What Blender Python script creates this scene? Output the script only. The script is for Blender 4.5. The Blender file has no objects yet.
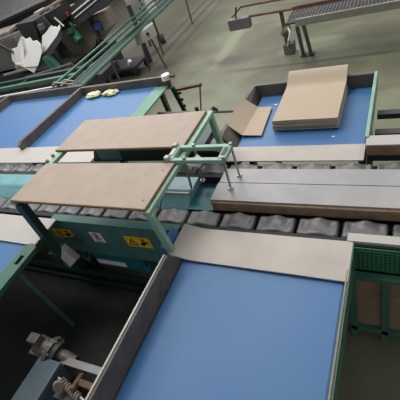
import bpy, bmesh, math, random
from mathutils import Vector, Matrix, noise
random.seed(7)
SC = bpy.context.scene
COL = SC.collection

# ---------------------------------------------------------------- camera, world, lights, exposure
cam_d = bpy.data.cameras.new('camera'); cam = bpy.data.objects.new('camera', cam_d); COL.objects.link(cam)
SC.camera = cam
cam_d.sensor_fit = 'HORIZONTAL'; cam_d.sensor_width = 36.0
cam_d.lens = 36.0 * 370.5435 / 400.0
cam_d.clip_start = 0.05; cam_d.clip_end = 200
right = Vector((0.88125437, 0.36439944, -0.30100463))
up = Vector((-0.04284394, 0.69582214, 0.71693511))
fwd = Vector((-0.47069644, 0.61890597, -0.62880861))
m3 = Matrix((right, up, -fwd)).transposed()
cam.matrix_world = Matrix.Translation((0, 0, 2.45)) @ m3.to_4x4()

w = bpy.data.worlds.new('hall_air'); SC.world = w; w.use_nodes = True
bg = w.node_tree.nodes['Background']; bg.inputs[0].default_value = (0.93, 0.96, 1.0, 1); bg.inputs[1].default_value = 0.36

def area(name, loc, target, sx, sy, power, color=(1, 1, 1)):
    d = bpy.data.lights.new(name, 'AREA'); d.shape = 'RECTANGLE'; d.size = sx; d.size_y = sy
    d.energy = power; d.color = color
    o = bpy.data.objects.new(name, d); COL.objects.link(o); o.location = loc
    v = Vector(target) - Vector(loc)
    o.rotation_euler = v.to_track_quat('-Z', 'Y').to_euler()
    return o
area('skylight_strip', (-7.0, 10.0, 6.2), (-1.0, 2.5, 0.8), 9.0, 3.0, 620, (0.97, 0.98, 1.0))
area('ceiling_fluorescent_row', (-3.0, 3.4, 6.3), (-1.6, 2.0, 0.8), 5.0, 1.2, 270, (1.0, 0.98, 0.93))
area('sheet_fill_light', (-7.2, 2.8, 5.6), (-6.4, 5.6, 1.0), 3.0, .8, 90, (1.0, 0.99, 0.96))  # added fill light that brightens the white sheets, not a real fixture
area('ceiling_fluorescent_row_far', (1.5, 8.0, 6.5), (0.0, 6.0, 0), 5.0, 1.5, 160, (1.0, 0.97, 0.9))
vs = SC.view_settings
vs.view_transform = 'Standard'; vs.look = 'None'; vs.gamma = 1.0; vs.use_curve_mapping = False
vs.exposure = 0.0

# ---------------------------------------------------------------- materials
def lin(c): return tuple((v/255/12.92 if v/255 <= 0.04045 else ((v/255+0.055)/1.055)**2.4) for v in c)
def mat(name, col, rough=0.6, metal=0.0, vary=0.15, scale=6.0, bump=0.0, col2=None, spec=0.4, detail=6):
    m = bpy.data.materials.new(name); m.use_nodes = True
    nt = m.node_tree; b = nt.nodes['Principled BSDF']
    b.inputs['Roughness'].default_value = rough; b.inputs['Metallic'].default_value = metal
    b.inputs['Specular IOR Level'].default_value = spec
    c = lin(col); c2 = lin(col2) if col2 else tuple(v*(1-vary*2) for v in c)
    tc = nt.nodes.new('ShaderNodeTexCoord'); n = nt.nodes.new('ShaderNodeTexNoise')
    n.inputs['Scale'].default_value = scale; n.inputs['Detail'].default_value = detail; n.inputs['Roughness'].default_value = 0.6
    nt.links.new(tc.outputs['Object'], n.inputs['Vector'])
    r = nt.nodes.new('ShaderNodeValToRGB'); r.color_ramp.elements[0].position = 0.32; r.color_ramp.elements[1].position = 0.66
    r.color_ramp.elements[0].color = (*c2, 1); r.color_ramp.elements[1].color = (*c, 1)
    nt.links.new(n.outputs['Fac'], r.inputs['Fac']); nt.links.new(r.outputs['Color'], b.inputs['Base Color'])
    if bump:
        n2 = nt.nodes.new('ShaderNodeTexNoise'); n2.inputs['Scale'].default_value = scale*3
        nt.links.new(tc.outputs['Object'], n2.inputs['Vector'])
        bp = nt.nodes.new('ShaderNodeBump'); bp.inputs['Strength'].default_value = bump; bp.inputs['Distance'].default_value = 0.01
        nt.links.new(n2.outputs['Fac'], bp.inputs['Height']); nt.links.new(bp.outputs['Normal'], b.inputs['Normal'])
    return m
M = dict(
 blue=mat('blue_belt_pvc', (56, 104, 158), 0.5, col2=(66, 110, 152), scale=1.6, spec=.5),
 wall=mat('dark_rubber_skirt', (104, 96, 88), 0.6, vary=.18, scale=9, bump=.2),
 rim=mat('galvanised_rim', (170, 168, 158), 0.5, metal=.3, vary=.1),
 tanrim=mat('tan_edge', (150, 135, 115), 0.6, vary=.12, scale=20),
 sheet=mat('worn_steel_sheet', (181, 172, 164), 0.55, vary=.07, scale=5, spec=.4),
 lsheet=mat('pale_steel_sheet', (180, 175, 170), 0.5, vary=.04, scale=4, spec=.4),
 ply=mat('plywood_face', (163, 146, 132), 0.6, vary=.06, scale=9, bump=.08),
 plyedge=mat('plywood_edge', (140, 105, 70), 0.7, vary=.15, scale=25),
 kraft=mat('kraft_card', (179, 162, 143), 0.75, vary=.03, scale=4, spec=.2),
 pale=mat('pale_green_paint', (140, 178, 156), 0.45, vary=.1, scale=12),
 pgreen=mat('flange_green_paint', (98, 144, 122), 0.5, vary=.1, scale=10),
 green=mat('mid_green_paint', (70, 112, 94), 0.45, vary=.12, scale=10),
 dgreen=mat('dark_green_paint', (30, 58, 52), 0.45, vary=.15, scale=10),
 panel=mat('teal_green_panel', (78, 122, 116), 0.4, vary=.12, scale=7),
 teal=mat('turquoise_cover', (116, 168, 174), 0.32, vary=.12, scale=5, spec=.6),
 teald=mat('turquoise_motor_paint', (34, 104, 114), 0.4, vary=.12, scale=8),
 plate=mat('grey_steel_plank', (156, 154, 154), 0.42, metal=.15, vary=.1, scale=5),
 brown=mat('rusty_brown_edge', (146, 122, 98), 0.75, vary=.2, scale=14, bump=.3),
 rubber=mat('black_rubber_link', (104, 102, 104), 0.42, vary=.18, scale=16, bump=.15, spec=.6),
 black=mat('black_bed', (44, 48, 45), 0.7, vary=.2),
 dsilver=mat('dusty_cast_metal', (118, 112, 104), 0.5, metal=.35, vary=.25, scale=18, bump=.2),
 silver=mat('silver_metal', (176, 172, 166), 0.35, metal=.7, vary=.12, scale=14),
 mgrey=mat('machine_grey', (108, 106, 106), 0.5, vary=.15, scale=5),
 dgrey=mat('machine_dark_grey', (66, 66, 70), 0.55, vary=.15, scale=5),
 dust=mat('dusty_beige_machine', (150, 140, 122), 0.7, vary=.25, scale=7, bump=.2),
 beige=mat('beige_cabinet', (160, 150, 132), 0.6, vary=.15, scale=5),
 white=mat('white_plastic', (240, 238, 234), 0.5, vary=.04, scale=4),
 cream=mat('cream_paper', (236, 228, 184), 0.7, vary=.15, scale=30),
 bluep=mat('blue_knob', (40, 80, 140), 0.4, vary=.1),
 mgreen=mat('green_motor_paint', (62, 120, 92), 0.45, vary=.2, scale=9),
 yellow=mat('warning_yellow', (232, 184, 34), 0.5, vary=.05),
 ink=mat('label_ink', (30, 26, 22), 0.6, vary=.05),
 red=mat('label_red', (150, 60, 50), 0.6, vary=.05),
 rust=mat('rusty_rail', (120, 92, 70), 0.7, vary=.3, scale=12),
 slate=mat('slate_grey_box', (84, 100, 108), 0.45, vary=.08),
 brownboard=mat('brown_board', (150, 128, 104), 0.8, vary=.15, scale=9),
 wallp=mat('hall_wall_paint', (120, 118, 108), 0.8, vary=.1, scale=.5),
)
# worn green floor
def floor_mat():
    m = bpy.data.materials.new('worn_green_floor'); m.use_nodes = True; nt = m.node_tree; b = nt.nodes['Principled BSDF']
    N = nt.nodes.new; L = nt.links.new
    tc = N('ShaderNodeTexCoord')
    def ns(scale, det, stretch=(1, 1, 1)):
        mp = N('ShaderNodeMapping'); mp.inputs['Scale'].default_value = stretch; L(tc.outputs['Object'], mp.inputs['Vector'])
        n = N('ShaderNodeTexNoise'); n.inputs['Scale'].default_value = scale; n.inputs['Detail'].default_value = det; L(mp.outputs['Vector'], n.inputs['Vector']); return n
    def ramp(a, b_, c1, c2):
        r = N('ShaderNodeValToRGB'); r.color_ramp.elements[0].position = a; r.color_ramp.elements[1].position = b_
        r.color_ramp.elements[0].color = (*c1, 1); r.color_ramp.elements[1].color = (*c2, 1); return r
    n1 = ns(0.9, 8); r1 = ramp(.38, .62, lin((104, 102, 84)), lin((122, 126, 102))); L(n1.outputs['Fac'], r1.inputs['Fac'])
    n2 = ns(2.2, 9, (.5, 1.6, 1)); r2 = ramp(.56, .72, (0, 0, 0), (1, 1, 1)); L(n2.outputs['Fac'], r2.inputs['Fac'])
    mx = N('ShaderNodeMixRGB'); mx.inputs['Color2'].default_value = (*lin((78, 64, 58)), 1)
    ml = N('ShaderNodeMath'); ml.operation = 'MULTIPLY'; ml.inputs[1].default_value = .45
    L(r2.outputs['Color'], ml.inputs[0]); L(ml.outputs[0], mx.inputs['Fac']); L(r1.outputs['Color'], mx.inputs['Color1'])
    # bare, unpainted brownish lane on the left side (x below about -4)
    sp = N('ShaderNodeSeparateXYZ'); L(tc.outputs['Object'], sp.inputs[0])
    ad = N('ShaderNodeMath'); ad.operation = 'MULTIPLY_ADD'; ad.inputs[1].default_value = 1.2
    L(n1.outputs['Fac'], ad.inputs[0]); L(sp.outputs['X'], ad.inputs[2])
    mr = N('ShaderNodeMapRange'); mr.inputs['From Min'].default_value = -3.9; mr.inputs['From Max'].default_value = -2.6
    mr.inputs['To Min'].default_value = .75; mr.inputs['To Max'].default_value = 0; L(ad.outputs[0], mr.inputs['Value'])
    mx2 = N('ShaderNodeMixRGB'); mx2.inputs['Color2'].default_value = (*lin((98, 92, 80)), 1)
    L(mr.outputs[0], mx2.inputs['Fac']); L(mx.outputs['Color'], mx2.inputs['Color1'])
    last = mx2.outputs['Color']
    def mark(cx, cy, rx, ry, col, amt, src):
        # an irregular worn or dirty patch with its own outline, noise-broken edge
        a = N('ShaderNodeVectorMath'); a.operation = 'SUBTRACT'; a.inputs[1].default_value = (cx, cy, 0); L(tc.outputs['Object'], a.inputs[0])
        m_ = N('ShaderNodeVectorMath'); m_.operation = 'MULTIPLY'; m_.inputs[1].default_value = (1/rx, 1/ry, 0); L(a.outputs[0], m_.inputs[0])
        ln = N('ShaderNodeVectorMath'); ln.operation = 'LENGTH'; L(m_.outputs[0], ln.inputs[0])
        su = N('ShaderNodeMath'); su.operation = 'MULTIPLY_ADD'; su.inputs[1].default_value = 1.6; L(n2.outputs['Fac'], su.inputs[0]); L(ln.outputs['Value'], su.inputs[2])
        mr_ = N('ShaderNodeMapRange'); mr_.inputs['From Min'].default_value = 1.35; mr_.inputs['From Max'].default_value = 1.95
        mr_.inputs['To Min'].default_value = amt; mr_.inputs['To Max'].default_value = 0; L(su.outputs[0], mr_.inputs['Value'])
        x_ = N('ShaderNodeMixRGB'); x_.inputs['Color2'].default_value = (*lin(col), 1); L(mr_.outputs[0], x_.inputs['Fac']); L(src, x_.inputs['Color1'])
        return x_.outputs['Color']
    for a_ in ((-2.72, 5.82, .45, .22, (84, 70, 64), .8), (-2.45, 6.6, .35, 1.0, (100, 86, 74), .5), (-2.9, 6.5, .14, 1.1, (150, 150, 124), .5),
               (-1.7, 6.6, .8, .5, (84, 84, 66), .6), (-.6, 6.1, 1.5, .35, (88, 88, 70), .6), (-.2, 6.9, 1.8, .3, (90, 90, 72), .5), (-1.25, 5.95, .5, .3, (150, 156, 126), .5),
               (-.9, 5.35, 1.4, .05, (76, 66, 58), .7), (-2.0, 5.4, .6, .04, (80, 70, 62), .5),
               (-4.75, 7.0, .07, 4.0, (70, 62, 54), .75), (-4.45, 7.4, .06, 4.0, (70, 62, 54), .7), (-4.15, 7.4, .04, 4.0, (74, 66, 56), .6), (-5.3, 8.0, .5, 2.5, (84, 76, 66), .6), (-4.3, 5.7, .7, .6, (80, 76, 64), .5)):
        last = mark(*a_, last)
    L(last, b.inputs['Base Color'])
    b.inputs['Roughness'].default_value = .55; b.inputs['Specular IOR Level'].default_value = .35
    return m

# ---------------------------------------------------------------- mesh helpers
def box(bm, x0, x1, y0, y1, z0, z1, bev=0.0):
    r = bmesh.ops.create_cube(bm, size=1.0, matrix=Matrix.Translation(((x0+x1)/2, (y0+y1)/2, (z0+z1)/2)) @ Matrix.Diagonal((abs(x1-x0), abs(y1-y0), abs(z1-z0), 1)))
    if bev:
        es = list({e for v in r['verts'] for e in v.link_edges})
        bmesh.ops.bevel(bm, geom=es, offset=bev, segments=2, affect='EDGES', profile=.6)
    return bm
def bar(bm, a, b, w_=.04, h=.04, upv=(0, 0, 1), bev=0.003):
    a, b = Vector(a), Vector(b); d = (b-a); L = d.length; d.normalize()
    u = Vector(upv); s = d.cross(u)
    if s.length < 1e-4: s = d.cross(Vector((0, 1, 0)))
    s.normalize(); u = s.cross(d)
    R = Matrix((s, d, u)).transposed().to_4x4()
    r = bmesh.ops.create_cube(bm, size=1.0, matrix=Matrix.Translation((a+b)/2) @ R @ Matrix.Diagonal((w_, L, h, 1)))
    if bev:
        es = list({e for v in r['verts'] for e in v.link_edges})
        bmesh.ops.bevel(bm, geom=es, offset=bev, segments=1, affect='EDGES')
    return bm
def tube(bm, a, b, r, r2=None, seg=16):
    a, b = Vector(a), Vector(b); d = b-a
    q = d.to_track_quat('Z', 'Y').to_matrix().to_4x4()
    bmesh.ops.create_cone(bm, cap_ends=True, segments=seg, radius1=r, radius2=r if r2 is None else r2, depth=d.length, matrix=Matrix.Translation((a+b)/2) @ q)
    return bm
def path_tube(bm, pts, r, seg=8):
    for i in range(len(pts)-1): tube(bm, pts[i], pts[i+1], r, seg=seg)
    for p in pts[1:-1]: bmesh.ops.create_uvsphere(bm, u_segments=seg, v_segments=6, radius=r, matrix=Matrix.Translation(p))
    return bm
def prism(bm, pts, off):
    """solid from a planar outline pts and an offset vector"""
    off = Vector(off)
    a = [bm.verts.new(Vector(p)) for p in pts]; b = [bm.verts.new(Vector(p)+off) for p in pts]
    n = len(pts); bm.faces.new(a[::-1]); bm.faces.new(b)
    for i in range(n): bm.faces.new((a[i], a[(i+1) % n], b[(i+1) % n], b[i]))
    bmesh.ops.recalc_face_normals(bm, faces=bm.faces)
    return bm
def grid(bm, fn, nu, nv, thick):
    """sheet fn(u,v)->point with thickness along -z"""
    T = [[bm.verts.new(fn(i/nu, j/nv)) for j in range(nv+1)] for i in range(nu+1)]
    B = [[bm.verts.new(Vector(fn(i/nu, j/nv)) + Vector((0, 0, -thick))) for j in range(nv+1)] for i in range(nu+1)]
    for i in range(nu):
        for j in range(nv):
            bm.faces.new((T[i][j], T[i+1][j], T[i+1][j+1], T[i][j+1])); bm.faces.new((B[i][j], B[i][j+1], B[i+1][j+1], B[i+1][j]))
    for i in range(nu):
        bm.faces.new((T[i][0], B[i][0], B[i+1][0], T[i+1][0])); bm.faces.new((T[i][nv], T[i+1][nv], B[i+1][nv], B[i][nv]))
    for j in range(nv):
        bm.faces.new((T[0][j], T[0][j+1], B[0][j+1], B[0][j])); bm.faces.new((T[nu][j], B[nu][j], B[nu][j+1], T[nu][j+1]))
    bmesh.ops.recalc_face_normals(bm, faces=bm.faces)
    return bm
def B(): return bmesh.new()
def obj(name, bm, m, parent=None, smooth=False, label=None):
    me = bpy.data.meshes.new(name); bm.to_mesh(me); bm.free()
    if smooth:
        for p in me.polygons: p.use_smooth = True
    ms = m if isinstance(m, (list, tuple)) else [m]
    for x in ms: me.materials.append(x)
    o = bpy.data.objects.new(name, me); COL.objects.link(o)
    if parent:
        o.parent = parent
        t = parent; off = Vector(t.location)
        while t.parent: t = t.parent; off += Vector(t.location)
        o.location = -off                       # geometry is written in hall coordinates
    if label: o['label'] = label
    return o
def thing(name, label, cat, loc=(0, 0, 0), group=None):
    o = bpy.data.objects.new(name, None); COL.objects.link(o); o.location = loc; o.empty_display_size = .1
    o['label'] = label; o['category'] = cat
    if group: o['group'] = group
    return o
def tag(o, label, cat, group=None):
    o['label'] = label; o['category'] = cat
    if group: o['group'] = group
    return o
def struct(name, bm, m):
    o = obj(name, bm, m); o['kind'] = 'structure'; return o

# ---------------------------------------------------------------- hall
struct('floor', box(B(), -34, 8, -4, 27, -.1, 0), floor_mat())
struct('wall_back', box(B(), -34, 8, 27, 27.2, 0, 7), M['wallp'])
struct('wall_left', box(B(), -34.2, -34, -4, 27, 0, 7), M['wallp'])

# ---------------------------------------------------------------- central carrying line
LEN0, LEN1 = -5.6, 1.6
def link_bm(x0, y0, y1, z):
    bm = B(); hw = .112; n = 24
    yc = (y0+y1)/2; hy = (y1-y0)/2
    def f(u, v):
        x = (u*2-1); y = (v*2-1)
        edge = max(0, (abs(x)-.90)/.10)**2 * .016 + max(0, (abs(y)-.92)/.08)**2*.010
        hump = .020*math.exp(-(x/.34)**2)*(.1+.9*y*y) - .008*math.exp(-((abs(x)-.62)/.22)**2)*(1-y*y)
        return Vector((x0+x*hw, yc+y*hy, z+hump-edge))
    return grid(bm, f, n, 12, .05)
def chain(y0, y1, z, label, phase):
    t = thing('link_conveyor', label, 'conveyor', (-2, (y0+y1)/2, .5), 'saddle link conveyors')
    obj('bed', box(B(), LEN0, LEN1, y0-.04, y1+.04, z-.20, z-.055), M['black'], t)
    obj('edge_rail', box(B(), LEN0, LEN1, y0-.045, y0-.006, z-.09, z+.004, .004), M['black'], t)
    x = LEN0+.15+phase
    while x < LEN1-.1:
        obj('link', link_bm(x, y0, y1, z), M['rubber'], t, smooth=True); x += .245
    return t
chain(1.375, 1.50, .822, 'row of dark saddle shaped rubber links nearest the camera, beside the steel planks', .155)
chain(1.855, 1.968, .848, 'far row of dark saddle shaped rubber links between the planks and the far trays', .05)

# frame below the line
fr = thing('line_frame', 'dark green machine frame carrying the two link conveyors', 'machine frame', (-2, 1.7, 0))
obj('bed_panel', box(B(), LEN0, LEN1, 1.33, 2.12, .50, .63), M['dgreen'], fr)
for x in (-5.4, -3.6, -2.5, -1.3, 0.35, 1.5):
    for y in (1.37, 2.08):
        obj('leg', box(B(), x-.04, x+.04, y-.04, y+.04, 0, .5, .004), M['dgreen'], fr)
    obj('cross_member', box(B(), x-.03, x+.03, 1.41, 2.04, .2, .26, .004), M['dgreen'], fr)

# turquoise cover
def cover(x0, x1):
    prof = [(1.81, .63), (1.81, .85), (1.80, .86), (1.66, .86), (1.64, .852), (1.625, .84), (1.55, .79), (1.535, .775), (1.53, .63)]
    return prism(B(), [(x0, y, z) for y, z in prof], (x1-x0, 0, 0))
tc_ = thing('trough_cover', 'turquoise painted sheet metal cover under the plywood boards', 'machine cover', (-3, 1.7, .63))
obj('cover_sheet', cover(-5.6, -1.545), M['teal'], tc_)
obj('cover_sheet', cover(-1.535, -1.30), M['teal'], tc_)
obj('edge_strip', box(B(), -1.53, -1.31, 1.625, 1.64, .845, .858), M['rim'], tc_, label='pale worn edge strip')
obj('trough_floor', box(B(), -1.30, -1.10, 1.53, 1.80, .63, .80), M['teald'], tc_)

# steel planks
def plank(name, y0, y1, label, x0):
    t = thing(name, label, 'plank', (0, (y0+y1)/2, .8), 'grey steel planks')
    obj('top_plate', box(B(), x0, 1.6, y0, y1, .872, .90, .002), M['plate'], t)
    return t
p1 = plank('steel_plank', 1.535, 1.703, 'grey steel plank with a rusty brown front edge, next to the near link row', -1.09)
obj('front_edge', box(B(), -1.085, 1.6, 1.518, 1.56, .812, .888, .012), M['brown'], p1, label='rusty brown rounded front edge')
obj('support_rib', box(B(), -1.07, 1.6, 1.57, 1.70, .63, .872), M['dgrey'], p1)
p2 = plank('steel_plank', 1.708, 1.850, 'grey steel plank carrying the far feet of the small green stand', -1.085)
obj('support_rib', box(B(), -1.07, 1.6, 1.72, 1.80, .63, .872), M['dgrey'], p2)

# dark teal box between the boards
db = thing('gear_cover', 'dark teal metal box in the gap between the two plywood boards', 'machine cover', (-1.9, 2.2, .8))
obj('body', prism(B(), [(-2.5, 2.02, .84), (-2.5, 2.30, .84), (-2.42, 2.30, .99), (-2.42, 2.03, .99)], (1.12, 0, 0)), M['dgreen'], db)
obj('end_cap', box(B(), -2.40, -2.14, 2.015, 2.31, .86, 1.0, .006), M['panel'], db, label='lighter teal left end')  # left end of the box in a lighter tone
for x in (-2.22, -2.12): obj('latch', box(B(), x-.035, x+.035, 2.20, 2.24, 1.0, 1.02, .003), M['rim'], db)

# ---------------------------------------------------------------- lip sheets
def flat_sheet(name, x0, x1, y0, y1, z, m, label, cat='metal sheet', th=.008, zfn=None, group=None):
    def f(u, v):
        x = x0+(x1-x0)*u; y = y0+(y1-y0)*v
        zz = z + .002*noise.noise(Vector((x*3, y*3, 1)))
        if zfn: zz += zfn(x, y)
        return Vector((x, y, zz))
    return tag(obj(name, grid(B(), f, 40, 8, th), m, smooth=False), label, cat, group)
def curl(x, y):
    t = max(0, (-1.03-x)/.15)
    return .034*min(1.05, t)**1.5
flat_sheet('cover_flap', -1.18, -.192, 1.065, 1.31, .868, M['sheet'], 'worn beige flap with curled left end across the front blue tray', 'flap', zfn=curl)
flat_sheet('transfer_plate', -1.15, -.20, 1.975, 2.145, .868, M['sheet'], 'worn beige strip between far link row and the tray of cardboard', 'strip')
flat_sheet('transfer_plate', -5.6, -2.50, 1.975, 2.24, .868, M['lsheet'], 'pale strip in front of the two far left blue trays', 'strip')
flat_sheet('transfer_plate', -4.2, -2.34, 1.01, 1.275, .866, M['lsheet'], 'pale strip behind the partly visible blue tray at the left edge', 'strip')

# ---------------------------------------------------------------- trays
def wall_bm(x0, x1, y0, y1, z0, z1): return box(B(), x0, x1, y0, y1, z0, z1, .004)
def tray_legs(t, xs, ys, m, top=.78):
    for x in xs:
        for y in ys: obj('leg', box(B(), x-.025, x+.025, y-.025, y+.025, 0, top, .003), m, t)
def belt(t, x0, x1, y0, y1):
    obj('belt', box(B(), x0, x1, y0, y1, .80, .85, .012), M['blue'], t)
    obj('frame', box(B(), x0+.03, x1-.03, y0+.05, y1-.05, .72, .80), M['dgreen'], t)

nt_ = thing('belt_tray', 'large blue belt tray in the front, covered by the beige flap', 'tray', (-.65, .3, 0), 'blue belt trays')
belt(nt_, -1.105, -.205, -.7, 1.31)
obj('side_wall', prism(B(), [(-1.125, -.7, .78), (-1.125, 1.045, .78), (-1.125, 1.045, .90), (-1.125, .99, .995), (-1.125, -.7, .995)], (.014, 0, 0)), M['wall'], nt_, label='dark rubber side wall')
obj('rim', box(B(), -1.136, -1.126, -.7, .99, .80, 1.0), M['rim'], nt_, label='thin pale metal rim')
obj('side_wall', box(B(), -.204, -.196, -.7, 1.30, .80, .868), M['tanrim'], nt_, label='thin tan edge')
obj('side_plate', box(B(), -.196, -.186, -.7, 1.30, .70, .862), M['green'], nt_, label='green side plate')
obj('belt_end', tube(B(), (-1.245, 1.11, .853), (-1.245, 1.26, .853), .045, seg=24), M['blue'], nt_, smooth=False)
tray_legs(nt_, (-1.06, -.50), (-.6, .95), M['green'])

ft = thing('belt_tray', 'blue belt tray holding the stack of cardboard', 'tray', (-.65, 2.5, 0), 'blue belt trays')
belt(ft, -1.12, -.20, 2.10, 2.92)
obj('side_wall', prism(B(), [(-1.13, 2.18, .81), (-1.13, 2.92, .81), (-1.16, 2.955, .96), (-1.23, 2.25, .945), (-1.23, 2.19, .93)], (-.03, 0, 0)), M['wall'], ft, label='dark rubber side wall')
obj('back_wall', wall_bm(-1.185, -.20, 2.92, 2.955, .80, .96), M['wall'], ft, label='dark rubber back wall')
obj('side_plate', box(B(), -.20, -.178, 2.10, 2.955, .80, .958, .003), M['pale'], ft, label='pale green side plate')
tray_legs(ft, (-1.08, -.24), (2.3, 2.88), M['green'])

fb = thing('belt_tray', 'far blue belt tray with cream paper scraps along its back wall', 'tray', (-3.1, 2.8, 0), 'blue belt trays')
belt(fb, -3.66, -2.50, 2.15, 3.40)
obj('back_wall', wall_bm(-3.66, -2.33, 3.38, 3.42, .80, .95), M['wall'], fb, label='dark rubber back wall')
obj('divider_wall', prism(B(), [(-3.69, 2.20, .852), (-3.69, 3.40, .80), (-3.69, 3.40, .95), (-3.69, 2.25, .955), (-3.69, 2.19, .93)], (.045, 0, 0)), M['wall'], fb, label='dark rubber dividing wall')
obj('side_flange', box(B(), -2.50, -2.33, 2.15, 3.34, .845, .862, .003), M['pgreen'], fb, label='pale green side flange')
hb = obj('bearing', tube(B(), (-2.33, 3.36, .93), (-2.33, 3.36, .985), .055, .048, seg=20), M['white'], fb, label='white bearing housing')
obj('axle', tube(B(), (-2.36, 3.36, .955), (-2.22, 3.36, .955), .016), M['dgrey'], fb)
tray_legs(fb, (-3.6, -2.45), (2.3, 3.33), M['green'])

fa = thing('belt_tray', 'far blue belt tray at the left edge of the picture', 'tray', (-4.4, 2.8, 0), 'blue belt trays')
belt(fa, -5.17, -3.70, 2.15, 3.48)
obj('back_wall', wall_bm(-5.17, -3.70, 3.45, 3.49, .80, .95), M['wall'], fa, label='dark rubber back wall')
obj('side_wall', wall_bm(-5.21, -5.17, 2.25, 3.49, .80, .95), M['wall'], fa, label='dark rubber side wall')
tray_legs(fa, (-5.1, -3.78), (2.3, 3.4), M['green'])

nl = thing('belt_tray', 'blue belt tray with green slotted side rail, cut by the left edge', 'tray', (-3, .3, 0), 'blue belt trays')
belt(nl, -3.9, -2.43, -.7, 1.04)
# flange with a slot
bmf = B(); fz = .868
def slot_plate(bm, x0, x1, y0, y1, z0, z1, sx0, sx1, sy0, sy1):
    box(bm, x0, x1, y0, sy0, z0, z1); box(bm, x0, x1, sy1, y1-.03, z0, z1); box(bm, x0, sx0, sy0, sy1, z0, z1); box(bm, sx1, x1, sy0, sy1, z0, z1)
    prism(bm, [(x0, y1-.03, z0), (x1, y1-.03, z0), (x1-.02, y1-.008, z0), (x1-.04, y1, z0), (x0+.04, y1, z0), (x0+.02, y1-.008, z0)], (0, 0, z1-z0))
    return bm
obj('side_rail', slot_plate(bmf, -2.43, -2.31, -.7, 1.02, .855, .868, -2.385, -2.345, .83, .91), M['green'], nl, label='green rail with an oval slot')
obj('rail_skirt', box(B(), -2.33, -2.322, -.7, .99, .82, .855), M['green'], nl)
tray_legs(nl, (-3.86,), (-.6, .93), M['dgreen'], .74)
tray_legs(nl, (-2.37,), (-.6,), M['dgreen'], .74)
obj('brace', tube(B(), (-2.33, .79, .80), (-2.33, .80, .09), .018), M['green'], nl)

# ---------------------------------------------------------------- boards on the green support
bs = thing('support_frame', 'pale green steel frame holding both plywood boards above the line', 'frame', (-1.75, 1.6, .85))
obj('side_rail', bar(B(), (-1.205, 1.085, 1.213), (-1.205, 2.10, 1.213), .05, .03), M['pale'], bs)
obj('side_rail', bar(B(), (-2.335, 1.09, 1.213), (-2.335, 2.07, 1.213), .05, .03), M['pale'], bs)
for y in (1.2, 1.4, 1.77, 1.97): obj('cross_rail', bar(B(), (-2.31, y, 1.212), (-1.23, y, 1.212), .03, .02), M['dgreen'], bs)
obj('leg', bar(B(), (-1.195, 1.10, 1.20), (-1.18, 1.10, .84), .035, .045, upv=(1, 0, 0)), M['pale'], bs)
obj('leg', bar(B(), (-1.205, 2.08, 1.20), (-1.205, 2.10, .80), .04, .04, upv=(1, 0, 0)), M['pale'], bs)
obj('leg', bar(B(), (-2.29, 1.11, 1.20), (-2.25, 1.07, .76), .055, .065, upv=(1, 0, 0)), M['dgreen'], bs, label='dark green square leg')
obj('leg', bar(B(), (-2.335, 2.06, 1.20), (-2.335, 2.10, .80), .04, .04, upv=(1, 0, 0)), M['green'], bs)
obj('foot_bracket', box(B(), -2.30, -2.21, 1.02, 1.10, .66, .76, .006), M['dgreen'], bs)
for y in (1.53, 1.60): obj('bolt', tube(B(), (-2.37, y, 1.22), (-2.37, y, 1.245), .014, seg=8), M['brown'], bs)
obj('hook', path_tube(B(), [(-1.20, 2.10, 1.21), (-1.19, 2.13, 1.23), (-1.17, 2.14, 1.20)], .012), M['dgrey'], bs)
def board(y0, y1, label, xl, xr):
    t = thing('plywood_board', label, 'board', ((xl+xr)/2, (y0+y1)/2, 1.23), 'plywood boards')
    obj('face', box(B(), xl, xr, y0, y1, 1.2305, 1.247, .002), M['ply'], t)
    obj('edging', box(B(), xl-.003, xr+.003, y0-.004, y1+.004, 1.229, 1.243), M['plyedge'], t, label='darker brown board edge')
    return t
nb = board(1.095, 1.49, 'plywood board nearest the camera, over the turquoise cover', -2.34, -1.205)
board(1.655, 2.07, 'plywood board behind the other, nearer the far blue trays', -2.38, -1.22)
for x, y in ((-1.25, 1.16), (-1.25, 1.42)): obj('screw', tube(B(), (x, y, 1.2465), (x, y, 1.249), .006, seg=8), M['brown'], nb)

# ---------------------------------------------------------------- small pale green stand
st = thing('small_stand', 'small pale green open rectangular stand on four thin silver legs beside the boards', 'stand', (-1.1, 1.7, .88))
Zs = 1.243
X0, X1, Y0, Y1 = -1.255, -.885, 1.512, 1.640
obj('frame_bar', bar(B(), (X0, Y0, Zs), (X1, Y0, Zs), .03, .03), M['pale'], st)
obj('frame_bar', bar(B(), (X0, Y1, Zs), (X1, Y1, Zs), .03, .03), M['pale'], st)
obj('frame_bar', bar(B(), (X0+.01, Y0, Zs+.004), (X0+.01, Y1, Zs+.004), .05, .03), M['pale'], st)
obj('frame_bar', bar(B(), (X1-.01, Y0, Zs+.004), (X1-.01, Y1, Zs+.004), .05, .03), M['pale'], st)
obj('slot_insert', box(B(), X1-.022, X1+.002, Y0+.03, Y1-.03, Zs+.0165, Zs+.024), M['dgrey'], st)
obj('slot_insert', box(B(), X0-.002, X0+.022, Y0+.03, Y1-.03, Zs+.0165, Zs+.024), M['rim'], st)
for (x, y), (fx, fy, zf) in (((-1.14, Y0), (-1.30, 1.67, .86)), ((X1, Y0), (-.975, 1.64, .90)), ((-1.13, Y1), (-1.25, 1.765, .86)), ((X1+.005, Y1), (-.955, 1.77, .90))):
    lg = obj('leg', tube(B(), (fx, fy, zf), (x, y, Zs+.03), .008, seg=10), M['silver'], st)
    obj('foot', tube(B(), (fx, fy, zf), (fx, fy, zf+.012), .022, .014, seg=14), M['silver'], lg)
    obj('nut', tube(B(), (x, y, Zs+.016), (x, y, Zs+.03), .011, seg=6), M['rim'], lg)
for y in (Y0, Y1): obj('clamp_block', box(B(), X0-.02, X0+.012, y-.016, y+.016, Zs-.014, Zs+.036, .004), M['rim'], st, label='pale metal clamp')
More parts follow.
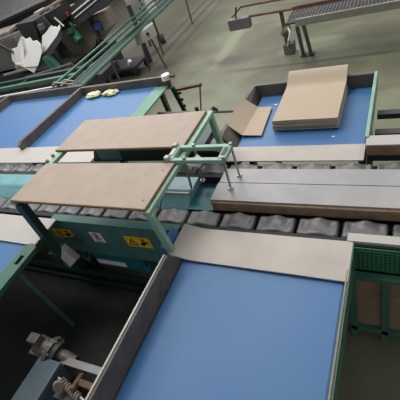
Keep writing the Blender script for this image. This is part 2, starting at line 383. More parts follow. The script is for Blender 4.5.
obj('tag_plate', prism(B(), [(-1.15, 1.52, 1.20), (-1.05, 1.50, 1.20), (-1.02, 1.54, 1.22), (-1.10, 1.60, 1.22)], (0, 0, .004)), M['lsheet'], st, label='pale bent plate')

# ---------------------------------------------------------------- cardboard
def card(x0, x1, y0, y1, z, th, rot, label, curlh=.0, group='sheets of the cardboard stack'):
    cx, cy = (x0+x1)/2, (y0+y1)/2
    ca, sa = math.cos(rot), math.sin(rot); sd = random.random()*9
    def f(u, v):
        x = (u-.5)*(x1-x0); y = (v-.5)*(y1-y0)
        tt = max(0, (v-.74)/.26); zz = z + curlh*(tt*tt*(3-2*tt)) + .003*noise.noise(Vector((x*5+sd, y*5, sd)))
        return Vector((cx+x*ca-y*sa, cy+x*sa+y*ca, zz))
    return tag(obj('cardboard_sheet', grid(B(), f, 8, 30, th), M['kraft']), label, 'cardboard', group)
zc = .8555
labs = ['bottom cardboard sheet of the stack, lying on the blue belt', 'second cardboard sheet from the bottom of the stack', 'third cardboard sheet from the bottom of the stack', 'middle cardboard sheet of the stack, fourth from the top', 'third cardboard sheet from the top of the stack', 'cardboard sheet directly under the topmost one of the stack'] + ['topmost cardboard sheet of the stack in the far tray']
for i in range(7):
    th = .010
    lower = i < 3
    zc += th + .0035
    if i == 3: zc += .004
    dx, dy = random.uniform(-.006, .006), random.uniform(-.006, .006)
    if lower: card(-.87+dx, -.39+dx, 2.36+dy, 2.905, zc, th, -.01, labs[i])
    else: card(-.865+dx, -.395+dx, 2.345+dy, 3.0+dy*.3, zc, th, .0, labs[i], curlh=.066)
# loose bent sheet
lc = B()
pts = dict(a=(-1.205, 2.70, .972), b=(-1.09, 2.70, .866), c=(-.97, 2.70, .862), d=(-.95, 2.29, .862), e=(-1.11, 2.29, .866), f=(-1.245, 2.34, .955))
def loosef(u, v):
    A = [Vector(pts['f']), Vector(pts['e']), Vector(pts['d'])]; C = [Vector(pts['a']), Vector(pts['b']), Vector(pts['c'])]
    def cv(P, t):
        q = P[0].lerp(P[1], t); r = P[1].lerp(P[2], t); s = q.lerp(r, t)
        l = P[0].lerp(P[1], t*2) if t < .5 else P[1].lerp(P[2], t*2-1)
        return s.lerp(l, .8)
    return cv(A, u).lerp(cv(C, u), v) + Vector((0, 0, .006))
tag(obj('loose_cardboard_sheet', grid(lc, loosef, 20, 8, .006), M['kraft']), 'single brown cardboard sheet bent up against the left tray wall', 'cardboard')
# small white bits on the belts
for x, y, s in ((-.955, 2.755, .012), (-.42, 2.26, .009)):
    bb = B(); prism(bb, [(x-s, y-s*.6, .8505), (x+s*1.4, y-s*.3, .8505), (x+s, y+s, .8505), (x-s*.7, y+s*.6, .8505)], (0, 0, .003))
    tag(obj('paper_scrap', bb, M['white']), 'tiny white scrap on the blue belt ' + ('beside the loose sheet' if x < -.8 else 'right of the cardboard stack'), 'scrap')
# cream crumples against the back wall
def crumple(cx, cy, R, label, sd):
    bm = B(); bmesh.ops.create_icosphere(bm, subdivisions=4, radius=1)
    for v in bm.verts:
        p = v.co.copy(); n = noise.noise(p*1.4+Vector((sd, 0, 0)))*.45 + noise.noise(p*3.5+Vector((sd, 3, 0)))*.22
        p = p*(1+n); dip = .5*math.exp(-(p.x**2+p.y**2)*4) if p.z > 0 else 0
        v.co = Vector((cx+p.x*R*1.5, cy+p.y*R*.8, .852+max(0, (p.z*.45+.42-dip))*R))
    return tag(obj('crumpled_glove', bm, M['cream'], smooth=True), label, 'glove', 'crumpled cream gloves')
crumple(-3.42, 3.30, .072, 'white and cream crumpled glove nearer the dividing wall', 1.0)
crumple(-3.15, 3.31, .066, 'yellowish crumpled glove to the right of the whiter one', 5.0)

# ---------------------------------------------------------------- stickered panel and what hangs under it
pn = thing('guard_panel', 'teal green sloping guard panel with three warning stickers', 'panel', (-1.9, 1.25, .6))
PT, PB = Vector((0, 1.27, .855)), Vector((0, 1.27, .478))
obj('face_panel', prism(B(), [(-2.42, PT.y, PT.z), (-1.32, PT.y, PT.z), (-1.32, PB.y, PB.z), (-2.64, PB.y, PB.z), (-2.64, PB.y, .70)], (0, .01, 0)), M['panel'], pn)
obj('top_lip', prism(B(), [(-2.42, 1.28, .845), (-1.24, 1.28, .845), (-1.24, 1.335, .845), (-2.42, 1.335, .845)], (0, 0, .010)), M['panel'], pn)
obj('bottom_lip', box(B(), -2.64, -1.30, 1.28, 1.32, .478, .490), M['panel'], pn)
S_ = (PB-PT).normalized(); NRM = Vector((0, S_.z, -S_.y)); NRM = -NRM if NRM.y > 0 else NRM
def pp(x, s, off=.0015): return Vector((x, 0, 0)) + Vector((0, PT.y, PT.z)) + S_*s + NRM*off
def sticker(x0, x1, s0, s1, m, lab):
    o = obj('sticker', prism(B(), [pp(x0, s0), pp(x1, s0), pp(x1, s1), pp(x0, s1)], NRM*.001), m, pn, label=lab); return o
def glyph(par, polys, m, name='symbol'):
    bm = B()
    for poly in polys: prism(bm, [pp(x, s, .0032) for x, s in poly], NRM*.0008)
    obj(name, bm, m, par)
def ring(cx, cs, ro, ri, n=20):
    out = []
    for i in range(n):
        a, b = 2*math.pi*i/n, 2*math.pi*(i+1)/n
        out.append([(cx+ro*math.cos(a), cs+ro*math.sin(a)), (cx+ro*math.cos(b), cs+ro*math.sin(b)), (cx+ri*math.cos(b), cs+ri*math.sin(b)), (cx+ri*math.cos(a), cs+ri*math.sin(a))])
    return out
for x0, lab in ((-2.49, 'yellow warning sticker on the left'), (-1.735, 'yellow warning sticker on the right')):
    s = sticker(x0, x0+.225, .098, .208, M['yellow'], lab)
    # warning triangle (outline) with exclamation bar
    T = [(x0+.055, .112), (x0+.095, .178), (x0+.015, .178)]; ctr = (x0+.055, .156)
    I = [(ctr[0]+(p[0]-ctr[0])*.68, ctr[1]+(p[1]-ctr[1])*.68) for p in T]
    polys = [[T[i], T[(i+1) % 3], I[(i+1) % 3], I[i]] for i in range(3)]
    polys.append([(x0+.051, .138), (x0+.059, .138), (x0+.057, .160), (x0+.053, .160)])
    polys.append([(x0+.051, .164), (x0+.059, .164), (x0+.059, .169), (x0+.051, .169)])
    # hand and gear shapes
    polys.append([(x0+.115, .165), (x0+.128, .140), (x0+.150, .132), (x0+.182, .138), (x0+.182, .148), (x0+.158, .150), (x0+.150, .168), (x0+.128, .176)])
    polys += [[(x0+.132, .112), (x0+.160, .112), (x0+.160, .126), (x0+.132, .126)]]
    polys = [[(x0+(x-x0)*1.12, .153+(q-.145)*1.15) for x, q in P_] for P_ in polys]
    glyph(s, polys, M['ink'])
s = sticker(-2.07, -1.955, .100, .210, M['white'], 'white sticker with a red ring')
glyph(s, ring(-2.012, .146, .040, .031), M['red'], 'ring')
glyph(s, [[(-2.020, .118), (-2.004, .118), (-2.000, .170), (-2.024, .170)], [(-2.05, .196), (-1.975, .196), (-1.975, .201), (-2.05, .201)]], M['ink'])

tb = thing('motor_box', 'turquoise box with a white label under the stickered panel', 'machine box', (-1.75, 1.2, .5))
obj('body', prism(B(), [(-2.29, 1.285, .462), (-1.74, 1.285, .462), (-1.68, 1.285, .285), (-2.20, 1.285, .285)], (0, .13, 0)), M['teald'], tb)
obj('top_flange', box(B(), -2.36, -1.68, 1.275, 1.42, .462, .474, .003), M['teald'], tb)
obj('name_plate', box(B(), -2.235, -1.93, 1.279, 1.2845, .325, .375), M['white'], tb, label='white label plate')
for x in (-2.33, -1.70): obj('clamp', path_tube(B(), [(x, 1.27, .46), (x, 1.255, .40), (x+.04, 1.255, .38), (x+.05, 1.275, .44)], .012), M['teald'], tb)

sb = thing('silver_motor', 'silver grey hexagonal motor can under the left end of the stickered panel', 'motor', (-2.17, 1.08, .5))
bm = tube(B(), (-2.25, 1.10, .66), (-2.15, 1.08, .55), .060, seg=6)
obj('can', bm, M['rim'], sb)
obj('cap', tube(B(), (-2.265, 1.105, .675), (-2.25, 1.10, .658), .05, seg=16), M['dgrey'], sb)
obj('cable', path_tube(B(), [(-2.26, 1.12, .66), (-2.24, 1.18, .70), (-2.16, 1.20, .70), (-2.10, 1.20, .64)], .008), M['black'], sb)

sb.location.x -= .01; sb.location.z += .06
ur = thing('lower_beam', 'dark green horizontal beam below the turquoise box', 'beam', (-1.9, 1.25, .0))
obj('beam', box(B(), -3.8, -1.15, 1.24, 1.28, .17, .22, .004), M['dgreen'], ur)
obj('web', box(B(), -3.8, -1.15, 1.25, 1.27, .0, .17), M['dgreen'], ur)
# black slab added under the trays, its dark colour stands in for shade
lr = thing('shade_slab', 'added black slab standing in for the shade below the front trays', 'conveyor', (-2.2, .4, 0))
obj('belt', box(B(), -3.7, -1.12, -.45, 1.2, .05, .09, .01), M['black'], lr)
obj('side_beam', box(B(), -3.7, -1.12, 1.205, 1.235, .0, .13), M['dgreen'], lr)
for x in (-3.6, -2.6, -1.25): obj('leg', box(B(), x-.03, x+.03, .3, .36, 0, .05), M['dgreen'], lr)

# gear motor
gm = thing('gear_motor', 'silver gear motor with round flange on the pale strut in the dark', 'motor', (-2.15, .5, .3))
d = Vector((.93, -.05, -.36)).normalized(); c0 = Vector((-2.09, .49, .41))
def ax(a, b, r, r2=None, seg=24): return tube(B(), c0+d*a, c0+d*b, r, r2, seg)
obj('gear_housing', ax(-.09, .02, .065), M['dsilver'], gm)
obj('flange', ax(.02, .05, .10), M['dsilver'], gm)
obj('flange_plate', ax(.05, .09, .085), M['dgrey'], gm)
obj('motor_can', ax(.09, .22, .048), M['dsilver'], gm, smooth=False)
obj('end_cap', ax(.22, .226, .036), M['dgrey'], gm)
for k in range(6):
    a = k*math.pi/3; u_ = d.cross(Vector((0, 0, 1))).normalized(); v_ = d.cross(u_)
    p = c0 + u_*math.cos(a)*.088 + v_*math.sin(a)*.088
    obj('bolt', tube(B(), p+d*.012, p+d*.058, .009, seg=8), M['silver'], gm)
obj('terminal_box', box(B(), -2.19, -2.10, .46, .53, .47, .54, .008), M['dsilver'], gm)
obj('mount', box(B(), -2.3, -2.1, .46, .56, .26, .36), M['dgrey'], gm)
sr = thing('strut', 'pale grey flat strut running in front of the gear motor', 'strut', (-1.9, .45, .4))
obj('flat_bar', bar(B(), (-2.30, .46, .35), (-1.50, .46, .42), .05, .012), M['plate'], sr)
obj('mount_plate', box(B(), -2.28, -2.14, .44, .53, .36, .372), M['plate'], sr)
gb = thing('slate_box', 'slate grey rounded metal box at the bottom left', 'box', (-1.95, .25, .1))
obj('body', box(B(), -2.10, -1.90, -.3, .43, .26, .44, .015), M['slate'], gb)
obj('lid_seam', box(B(), -2.104, -1.896, -.3, .434, .40, .405), M['dgrey'], gb)
obj('stand', box(B(), -2.08, -1.92, -.2, .4, .09, .26), M['black'], gb)
bk_ = thing('spring_mechanism', 'brown and cream spring mechanism at the bottom, left of the tray', 'mechanism', (-1.65, .3, .14))
for i in range(9):
    x = -1.80+i*.022
    obj('coil', tube(B(), (x, .33-i*.006, .44), (x+.010, .33-i*.006, .44), .026, seg=14), M['dust'], bk_)
obj('shaft', tube(B(), (-1.84, .34, .44), (-1.50, .26, .44), .010), M['silver'], bk_)
obj('arm', box(B(), -1.68, -1.50, .34, .38, .39, .45, .006), M['rust'], bk_)
obj('arm', bar(B(), (-1.72, .41, .40), (-1.66, .30, .48), .03, .03), M['rust'], bk_)
obj('bracket', box(B(), -1.82, -1.62, .24, .30, .09, .42), M['dgrey'], bk_)
obj('knob', tube(B(), (-1.79, .30, .47), (-1.76, .285, .49), .03, seg=12), M['dust'], bk_)

# ---------------------------------------------------------------- right side: strip, mesh guard, green frame
flat_sheet('edge_strip', -.222, 1.6, 1.312, 1.365, .872, M['lsheet'], 'pale grey strip above the green mesh guard', 'strip', th=.02)
mg = thing('mesh_guard', 'green perforated mesh guard under the pale strip at the right', 'guard', (.3, 1.29, .6))
bm = B()
x = -.20
while x < .62:
    box(bm, x-.005, x+.005, 1.284, 1.290, .675, .85); x += .021
z = .68
while z < .85:
    box(bm, -.205, .62, 1.285, 1.289, z-.005, z+.005); z += .021
obj('mesh', bm, M['mgreen'], mg)
obj('solid_part', box(B(), -.21, .62, 1.30, 1.31, .66, .852), M['dgreen'], mg)
gf = thing('stand_frame', 'green welded frame with brown infill boards at the right', 'frame', (.3, 1.25, 0))
obj('rail', box(B(), -.225, 1.6, 1.235, 1.275, .640, .672, .003), M['green'], gf)
obj('rail', box(B(), -.225, 1.6, 1.235, 1.275, .10, .145, .003), M['green'], gf)
for x in (-.205, -.035, .36, .9, 1.5): obj('post', box(B(), x-.02, x+.02, 1.235, 1.275, .0, .64, .003), M['green'], gf)
for a, b in ((-.185, -.055), (-.015, .34)): obj('infill_board', box(B(), a, b, 1.262, 1.27, .145, .64), M['brownboard'], gf)

# raised beam with pale top, and the side rails behind it
rb = thing('raised_beam', 'brown faced beam with a pale steel top at the right edge', 'beam', (.6, 2.05, .8))
obj('top_plate', box(B(), -.190, 1.6, 2.02, 2.12, .940, .950, .002), M['lsheet'], rb)
obj('front_face', box(B(), -.185, 1.6, 2.022, 2.05, .865, .940, .006), M['brown'], rb)
obj('core', box(B(), -.18, 1.6, 2.05, 2.12, .80, .940), M['dgrey'], rb)
for y, z, lab in ((2.36, .80, 'dark brown rail between tray and raised beam at the right edge'), (2.60, .80, 'dark brown rail beside the tray, farther from the raised beam')):
    tag(obj('cross_rail', box(B(), -.16, 1.6, y-.03, y+.03, z-.03, z+.012, .003), M['dgrey']), lab, 'rail', 'cross rails right of the far tray')

# ---------------------------------------------------------------- clutter in the gap between the far trays
cg = thing('tray_bracket', 'green bracket with bolts at the outer corner of the far blue tray', 'bracket', (-2.25, 3.3, .4))
obj('upright', bar(B(), (-2.26, 3.30, .86), (-2.26, 3.38, .45), .04, .04, upv=(1, 0, 0)), M['dgreen'], cg)
for z in (.6, .68, .76): obj('bolt', tube(B(), (-2.25, 3.33, z), (-2.20, 3.33, z), .016, seg=8), M['dgreen'], cg)
obj('arm', bar(B(), (-2.26, 3.34, .80), (-1.95, 3.40, .80), .04, .03), M['rust'], cg, label='rusty arm')
obj('rod', tube(B(), (-1.97, 3.40, .80), (-2.10, 3.44, .42), .010), M['silver'], cg)
obj('base', box(B(), -2.62, -2.10, 3.20, 3.36, .36, .46, .01), M['black'], cg)
gp = thing('gap_pipe', 'thin grey pipe crossing the gap behind the far board', 'pipe', (-1.6, 2.9, .7))
obj('pipe', tube(B(), (-2.35, 3.0, .72), (-1.14, 2.87, .74), .014), M['mgrey'], gp)
obj('fitting', tube(B(), (-1.83, 2.944, .73), (-1.83, 2.944, .79), .02), M['dgrey'], gp)
gr = thing('gap_drive', 'dark drive unit with rollers in the gap beside the tray of cardboard', 'machine', (-1.4, 2.4, .5))
obj('base', box(B(), -1.9, -1.2, 2.2, 2.5, .55, .68, .01), M['dgrey'], gr)
obj('roller', tube(B(), (-1.75, 2.5, .74), (-1.24, 2.45, .74), .03), M['mgrey'], gr)
obj('roller', tube(B(), (-1.8, 2.32, .72), (-1.24, 2.28, .72), .035), M['dust'], gr)
obj('coupling', tube(B(), (-1.38, 2.46, .76), (-1.28, 2.45, .76), .05), M['dgrey'], gr)
obj('plate', prism(B(), [(-1.52, 2.22, .80), (-1.26, 2.16, .80), (-1.2, 2.28, .80), (-1.42, 2.36, .80)], (0, 0, .01)), M['mgrey'], gr)
obj('bracket', box(B(), -1.34, -1.2, 2.58, 2.66, .62, .80, .01), M['rust'], gr)
for x in (-1.85, -1.25): obj('leg', box(B(), x-.02, x+.02, 2.3, 2.34, 0, .55), M['dgreen'], gr)

# ---------------------------------------------------------------- far conveyor (upper right)
fc = thing('mesh_conveyor', 'long mesh belt conveyor on thin legs at the top right', 'conveyor', (0, 5.4, 0))
bm = B(); x = -1.5
box(bm, -1.5, 3.0, 5.12, 5.62, .585, .60)
obj('belt_underlay', bm, M['black'], fc)
bm = B(); x = -1.48
while x < 2.0:
    box(bm, x-.006, x+.006, 5.13, 5.61, .60, .607); x += .045
y = 5.14
while y < 5.61:
    box(bm, -1.49, 2.0, y-.006, y+.006, .60, .609); y += .045
obj('belt_mesh', bm, M['mgrey'], fc)
obj('side_rail', box(B(), -1.34, 3.0, 5.07, 5.11, .56, .655, .004), M['silver'], fc, label='bright silver side rail')
obj('side_rail', box(B(), -1.5, 3.0, 5.63, 5.67, .56, .65, .004), M['rust'], fc)
for x0, x1 in ((-1.33, -1.36), (-1.24, -1.24)):
    obj('leg', bar(B(), (x0, 5.10, .56), (x1, 5.40 if x0 < -1.3 else 5.38, .0), .045, .04, upv=(0, 1, 0)), M['mgrey'], fc)
obj('leg', bar(B(), (1.2, 5.10, .56), (1.2, 5.3, 0), .045, .04, upv=(0, 1, 0)), M['mgrey'], fc)
obj('foot_plate', box(B(), -1.40, -1.20, 5.34, 5.46, 0, .015), M['dgrey'], fc)
ec = thing('conveyor_extension', 'rusty open frame with a grey end box at the conveyor end', 'frame', (-2, 5.5, 0))
obj('end_box', box(B(), -2.42, -2.08, 5.20, 5.32, .56, .72, .012), M['mgrey'], ec, label='grey end box')
obj('rail', bar(B(), (-2.1, 5.30, .70), (-1.46, 5.30, .68), .04, .03), M['rust'], ec)
obj('rail', bar(B(), (-2.42, 5.85, .70), (-1.46, 5.85, .68), .04, .03), M['rust'], ec)
obj('rail', bar(B(), (-2.42, 5.32, .70), (-2.42, 5.85, .70), .04, .03), M['rust'], ec)
obj('leg', bar(B(), (-1.62, 5.32, .68), (-1.62, 5.40, 0), .05, .04, upv=(0, 1, 0)), M['rust'], ec)
obj('lever', bar(B(), (-2.30, 5.25, .70), (-2.25, 5.25, .88), .03, .02), M['dgrey'], ec)
obj('upright', bar(B(), (-1.50, 5.70, .68), (-1.50, 5.70, .92), .03, .03), M['rust'], ec)
jk = thing('floor_motor', 'small dirty motor with pale hose beside the conveyor legs', 'motor', (-1.45, 5.2, 0))
obj('body', box(B(), -1.52, -1.36, 5.25, 5.42, .0, .17, .015), M['mgrey'], jk)
obj('can', tube(B(), (-1.50, 5.33, .32), (-1.40, 5.25, .42), .055), M['dust'], jk)
obj('bracket', bar(B(), (-1.45, 5.33, .15), (-1.45, 5.31, .34), .05, .03), M['rust'], jk)
obj('hose', path_tube(B(), [(-1.40, 5.25, .42), (-1.36, 5.2, .36), (-1.40, 5.18, .26), (-1.44, 5.25, .15)], .014), M['white'], jk)

for o_ in (fc,): o_.location.y += .21
for o_ in (ec,): o_.location.y += .36; o_.location.x -= .0
jk.location.y += .45; jk.location.x -= .16

# ---------------------------------------------------------------- long green rails (upper middle)
lg = thing('guide_rail_conveyor', 'pair of long parallel green guide rails running to the top edge', 'rails', (-4, 6, 0))
for x, z, m, r in ((-4.30, .96, M['green'], .019), (-4.17, .93, M['green'], .019), (-4.07, .90, M['green'], .012)):
    obj('rail', tube(B(), (x, 3.55, z), (x-.16, 8.6, z), r), m, lg)
obj('bed', prism(B(), [(-4.10, 3.75, .80), (-3.98, 3.75, .80), (-4.22, 8.6, .80), (-4.30, 8.6, .80)], (0, 0, .03)), M['green'], lg)
obj('bed', prism(B(), [(-4.34, 3.75, .78), (-4.10, 3.75, .78), (-4.26, 8.6, .78), (-4.50, 8.6, .78)], (0, 0, .03)), M['dgreen'], lg)
for y in (5.0, 6.6, 8.2):
    obj('leg', tube(B(), (-4.40, y, .80), (-4.43, y, 0), .018, seg=10), M['mgrey'], lg)
obj('wire_loop', path_tube(B(), [(-4.3, 3.6, .95), (-4.2, 3.52, 1.02), (-4.05, 3.5, 1.0), (-3.98, 3.6, .92), (-4.08, 3.7, .88)], .010), M['rim'], lg)
obj('wire_loop', path_tube(B(), [(-4.15, 3.65, .97), (-4.02, 3.55, 1.02), (-3.9, 3.56, .98), (-3.88, 3.66, .9)], .010), M['rim'], lg)

# crosswise rails behind the far left trays
ge = thing('pipe_rack', 'green horizontal rails with a white rod behind the far left trays', 'rails', (-5.6, 4.1, 0))
obj('rail', bar(B(), (-7.6, 4.02, .80), (-4.40, 4.22, .80), .07, .06), M['green'], ge)
obj('rail', bar(B(), (-7.6, 4.50, .72), (-4.6, 4.62, .74), .08, .06), M['dgreen'], ge)
obj('rod', tube(B(), (-6.2, 3.82, .79), (-4.65, 3.90, .80), .014), M['white'], ge, label='thin white rod')
obj('bracket', box(B(), -4.75, -4.45, 3.9, 4.02, .74, .84, .01), M['rust'], ge)
for x in (-7.4, -6.0, -4.7):
    obj('leg', box(B(), x-.03, x+.03, 4.05, 4.11, 0, .78), M['dgreen'], ge)
    obj('cross_piece', bar(B(), (x, 4.1, .76), (x, 4.55, .72), .05, .04), M['dgreen'], ge)

# ---------------------------------------------------------------- machinery in the far left corner
def slab(bm, pts, depth): return prism(bm, pts, (0, depth, 0))
bmch = thing('bagging_machine', 'grey bagging machine with two dark hopper openings at the top left', 'machine', (-6.6, 6.0, 0))
obj('hopper_box', slab(B(), [(-6.99, 5.75, 1.40), (-6.46, 5.75, 1.38), (-6.58, 5.75, 1.0), (-6.94, 5.75, 1.06)], .35), M['black'], bmch, label='black hopper opening')
obj('hopper_box', slab(B(), [(-6.45, 5.9, 1.38), (-5.90, 5.9, 1.46), (-5.88, 5.9, 1.22), (-6.10, 5.9, 1.12), (-6.40, 5.9, 1.10)], .4), M['black'], bmch, label='black hopper opening')
obj('hopper_plate', slab(B(), [(-6.50, 5.80, 1.36), (-6.22, 5.80, 1.40), (-6.12, 5.80, 1.20), (-6.40, 5.80, 1.0), (-6.52, 5.80, 1.10)], .04), M['dgrey'], bmch, label='grey hopper plate')
obj('small_box', box(B(), -6.38, -6.26, 5.70, 5.79, 1.20, 1.30, .006), M['mgrey'], bmch)
obj('body', box(B(), -7.28, -6.25, 6.3, 7.1, 1.08, 1.25, .02), M['dust'], bmch)
obj('body_base', box(B(), -7.26, -6.9, 6.35, 7.0, .0, 1.08), M['dgrey'], bmch)
for i in range(7):
    x = -7.26+i*.145
    obj('top_block', box(B(), x, x+.11, 6.32+.05*(i % 2), 6.6, 1.25, 1.30+.06*((i*7) % 3), .01), M[('dust', 'beige', 'sheet', 'mgrey')[i % 4]], bmch)
obj('pipe', tube(B(), (-7.7, 6.3, 1.25), (-5.9, 6.5, 1.52), .035), M['dust'], bmch)
obj('lamp_block', box(B(), -5.94, -5.84, 6.05, 6.12, 1.24, 1.31, .006), M['red'], bmch, label='small red light block')
obj('white_edge', bar(B(), (-6.02, 5.88, 1.32), (-5.90, 5.88, 1.13), .03, .02), M['white'], bmch)

for lab, outs in (('larger white fan of jagged sheets hanging from the left hopper', [
 [(-6.693, 5.477, 1.221), (-7.128, 5.591, 1.014), (-7.603, 5.796, 0.949), (-7.71, 5.753, 0.756), (-7.49, 5.606, 0.681), (-6.93, 5.342, 0.714), (-6.69, 5.368, 1.007)],
 [(-6.741, 5.538, 1.203), (-6.655, 5.514, 1.139), (-6.541, 5.532, 1.153), (-6.487, 5.5, 1.078), (-6.38, 5.51, 1.076), (-6.301, 5.479, 0.998), (-6.314, 5.421, 0.885), (-6.493, 5.299, 0.677), (-6.868, 5.281, 0.715), (-6.901, 5.383, 0.927)],
 [(-7.061, 5.299, 0.798), (-6.487, 5.347, 0.737), (-6.569, 5.326, 0.653), (-6.716, 5.297, 0.556), (-6.882, 5.3, 0.686)]]), ('narrower white fan of sheets just above the dark curved plate', [
 [(-6.398, 5.691, 1.081), (-6.277, 5.725, 1.126), (-6.117, 5.784, 1.211), (-6.054, 5.769, 1.168), (-6.153, 5.686, 1.023), (-6.367, 5.583, 0.859), (-6.517, 5.546, 0.815), (-6.447, 5.615, 0.939)],
 [(-6.051, 5.779, 1.183), (-5.991, 5.779, 1.153), (-5.914, 5.813, 1.183), (-5.922, 5.756, 1.073), (-6.095, 5.651, 0.949), (-6.286, 5.558, 0.858), (-6.385, 5.527, 0.846), (-6.187, 5.671, 1.035)]])):
    t = thing('sheet_fan', lab, 'sheets', outs[0][0], 'fans of white sheets')
    for pts_ in outs: obj('white_sheet', prism(B(), pts_, (0, .012, .012)), M['white'], t)
cp = thing('curved_plate', 'dark grey curved plate with one bright bolt below the white sheets', 'plate', (-6.2, 5.5, .6))
bm = B(); top = [(-6.749, 5.5, .76), (-6.45, 5.5, .83), (-6.26, 5.5, .88), (-6.0, 5.5, 1.0), (-5.817, 5.5, 1.08), (-5.62, 5.5, 1.20)]
bot = [(-6.72, 5.42, .65), (-6.45, 5.36, .69), (-6.22, 5.34, .76), (-5.98, 5.34, .85), (-5.78, 5.36, .95), (-5.60, 5.42, 1.06)]
T = [bm.verts.new(p) for p in top]; Bt = [bm.verts.new(p) for p in bot]
for i in range(5): bm.faces.new((T[i], T[i+1], Bt[i+1], Bt[i]))
bmesh.ops.solidify(bm, geom=bm.faces[:], thickness=.02)
obj('plate', bm, M['dgrey'], cp)
obj('bolt', tube(B(), (-6.50, 5.36, .735), (-6.50, 5.33, .725), .022, seg=10), M['white'], cp)
obj('green_bracket', slab(B(), [(-6.28, 5.30, .80), (-6.12, 5.30, .82), (-6.0, 5.30, .52), (-6.20, 5.30, .50)], .12), M['mgreen'], cp, label='green bracket')
obj('support', box(B(), -6.3, -6.2, 5.57, 5.66, 0, .78), M['dgrey'], cp)

dc = thing('discharge_conveyor', 'grey inclined conveyor with white side stripes at the top left', 'conveyor', (-5.7, 6.4, 0))
obj('trough', slab(B(), [(-6.02, 6.15, 1.14), (-5.92, 6.15, 1.33), (-4.4, 6.15, 1.72), (-4.2, 6.15, 1.50), (-5.15, 6.15, 1.18), (-5.82, 6.15, 1.02)], .55), M['dgrey'], dc)
obj('stripe', bar(B(), (-5.80, 6.13, 1.25), (-4.3, 6.13, 1.66), .015, .028), M['white'], dc)
obj('stripe', bar(B(), (-5.78, 6.13, 1.17), (-4.3, 6.13, 1.59), .012, .018), M['white'], dc)
for x in (-5.6, -4.6): obj('leg', box(B(), x-.03, x+.03, 6.3, 6.36, 0, 1.1), M['dgrey'], dc)
gmot = thing('green_motor', 'dusty green motor on the beige cabinet in the far left machinery', 'motor', (-6.0, 6.2, .7))
obj('body', tube(B(), (-6.16, 6.25, 1.04), (-5.92, 6.1, .80), .095, .085), M['mgreen'], gmot)
obj('fan_cover', tube(B(), (-5.92, 6.1, .80), (-5.86, 6.06, .74), .11, .09), M['mgreen'], gmot)
obj('terminal_box', box(B(), -6.06, -5.92, 6.0, 6.12, .93, 1.03, .012), M['mgreen'], gmot)
bc = thing('cabinet', 'dirty beige cabinet with rounded corner and a blue knob behind the guide rails', 'cabinet', (-6.1, 6.6, 0))
obj('body', prism(B(), [(-6.79, 6.4, .90), (-5.45, 6.4, 1.06), (-5.43, 6.4, .74), (-6.34, 6.4, .27), (-6.50, 6.4, .30)], (0, .5, 0)), M['beige'], bc)
obj('blue_knob', tube(B(), (-5.50, 6.40, .88), (-5.47, 6.28, .89), .075, seg=20), M['bluep'], bc, label='blue round knob')
obj('cable', path_tube(B(), [(-5.75, 6.3, .50), (-5.62, 6.25, .66), (-5.48, 6.25, .66), (-5.42, 6.25, .5), (-5.5, 6.2, .2)], .016), M['black'], bc)
obj('stand', box(B(), -6.4, -5.6, 6.5, 6.8, 0, .4), M['dgrey'], bc)
# dark long roof-like hood at the corner
hd = thing('dark_hood', 'dark brown long hood with a pale edge at the top left corner', 'machine hood', (-9, 8.5, 0))
obj('hood', prism(B(), [(-13.5, 8.2, .95), (-7.6, 8.2, 1.42), (-7.6, 9.8, 2.0), (-13.5, 9.8, 1.7)], (0, .1, -.12)), M['mgrey'], hd)
obj('edge', bar(B(), (-13.5, 8.17, .93), (-7.6, 8.17, 1.40), .05, .05), M['sheet'], hd)
obj('base', box(B(), -13, -8, 8.6, 9.7, 0, 1.1), M['dgrey'], hd)
# left lump of machinery
lm = thing('left_hopper', 'light grey dusty hopper and pulley at the left picture edge', 'machine', (-8.3, 6, 0))
obj('hopper', prism(B(), [(-9.0, 5.9, 1.06), (-7.45, 5.9, 1.16), (-7.3, 5.9, .72), (-8.0, 5.9, .52), (-9.0, 5.9, .50)], (0, .6, 0)), M['mgrey'], lm)
obj('tray', prism(B(), [(-9.3, 6.0, 1.12), (-7.6, 6.0, 1.22), (-7.45, 6.25, 1.28), (-9.3, 6.25, 1.22)], (0, 0, .05)), M['dust'], lm)
obj('drum', tube(B(), (-7.6, 5.75, .58), (-7.3, 5.72, .60), .12), M['dust'], lm)
obj('arm', bar(B(), (-8.0, 5.78, 1.26), (-7.42, 5.70, .90), .05, .04), M['black'], lm)
obj('rod', tube(B(), (-7.9, 5.5, .55), (-7.0, 5.5, .60), .03), M['silver'], lm)
obj('rod', tube(B(), (-6.9, 5.2, .52), (-5.6, 5.3, .60), .03), M['mgrey'], lm)
obj('base', box(B(), -8.9, -6.0, 5.7, 6.2, 0, .45), M['black'], lm)
# dark low machine body between the rails and the sheets
lb = thing('low_machine', 'dark low machine bed below the white sheets and cabinet', 'machine', (-5.8, 5.4, 0))
obj('bed', box(B(), -6.6, -4.75, 5.0, 5.55, .28, .44, .01), M['dgrey'], lb)
obj('bed_rail', bar(B(), (-6.6, 4.9, .46), (-4.8, 5.0, .50), .05, .05), M['rust'], lb)
for x in (-6.4, -5.6, -4.9): obj('leg', box(B(), x-.03, x+.03, 5.2, 5.26, 0, .28), M['dgrey'], lb)
for i in range(4): obj('roller', tube(B(), (-5.9+i*.25, 5.0, .50), (-5.8+i*.25, 5.5, .50), .05), M['dgrey'], lb)

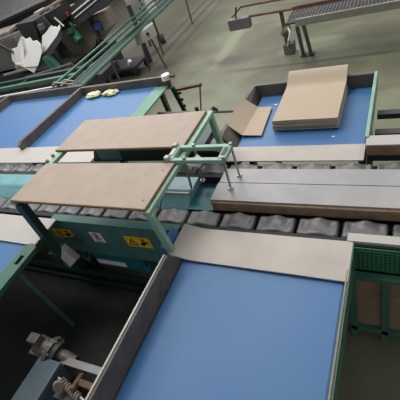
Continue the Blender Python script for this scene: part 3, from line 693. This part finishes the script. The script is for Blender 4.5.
# two control boxes
c1 = thing('control_box', 'larger white control box beyond the green guide rails at the top', 'control box', (-5.2, 7.3, 0))
obj('body', box(B(), -5.48, -5.02, 7.1, 7.45, .62, 1.12, .012), M['white'], c1)
for k, (x, z) in enumerate(((-5.1, .80), (-5.1, .90), (-5.17, .83), (-5.12, .98))): obj('button', tube(B(), (x, 7.105, z), (x, 7.085, z), .018, seg=10), M['dgrey'], c1)
for x in (-5.4, -5.1): obj('leg', box(B(), x-.02, x+.02, 7.25, 7.29, 0, .62), M['mgrey'], c1)
c2 = thing('control_box', 'small white control box on thin legs beside the green guide rails', 'control box', (-3.95, 5.7, 0))
obj('body', prism(B(), [(-4.16, 5.62, .60), (-3.80, 5.80, .66), (-3.80, 5.80, .86), (-4.14, 5.62, .76)], (-.10, .16, 0)), M['lsheet'], c2)
obj('socket', tube(B(), (-3.93, 5.735, .74), (-3.92, 5.715, .74), .028, seg=12), M['black'], c2)
obj('leg', bar(B(), (-4.12, 5.72, .62), (-4.38, 6.0, .0), .03, .03), M['mgrey'], c2)
obj('leg', bar(B(), (-3.95, 5.80, .62), (-3.96, 5.95, .0), .03, .03), M['mgrey'], c2)
obj('caster', tube(B(), (-3.80, 5.86, .56), (-3.74, 5.90, .56), .085, seg=20), M['black'], c2)
obj('caster_fork', bar(B(), (-3.84, 5.88, .68), (-3.80, 5.90, .56), .05, .04), M['dgrey'], c2)
c1.location.x += .28; c2.location.x -= .04; c2.location.y -= .05
# floor cart
fcart = thing('floor_cart', 'low dark cart with casters standing on the floor behind the guide rails', 'cart', (-4.9, 5.9, 0))
obj('deck', box(B(), -5.3, -4.55, 5.7, 6.2, .14, .20, .01), M['dgrey'], fcart)
for x, y in ((-5.2, 5.75), (-4.6, 5.75), (-5.2, 6.15), (-4.6, 6.15)):
    obj('caster', tube(B(), (x, y, .07), (x+.05, y, .07), .07, seg=18), M['black'], fcart)
obj('fitting', tube(B(), (-4.75, 5.85, .20), (-4.70, 5.83, .28), .04, seg=12), M['white'], fcart)
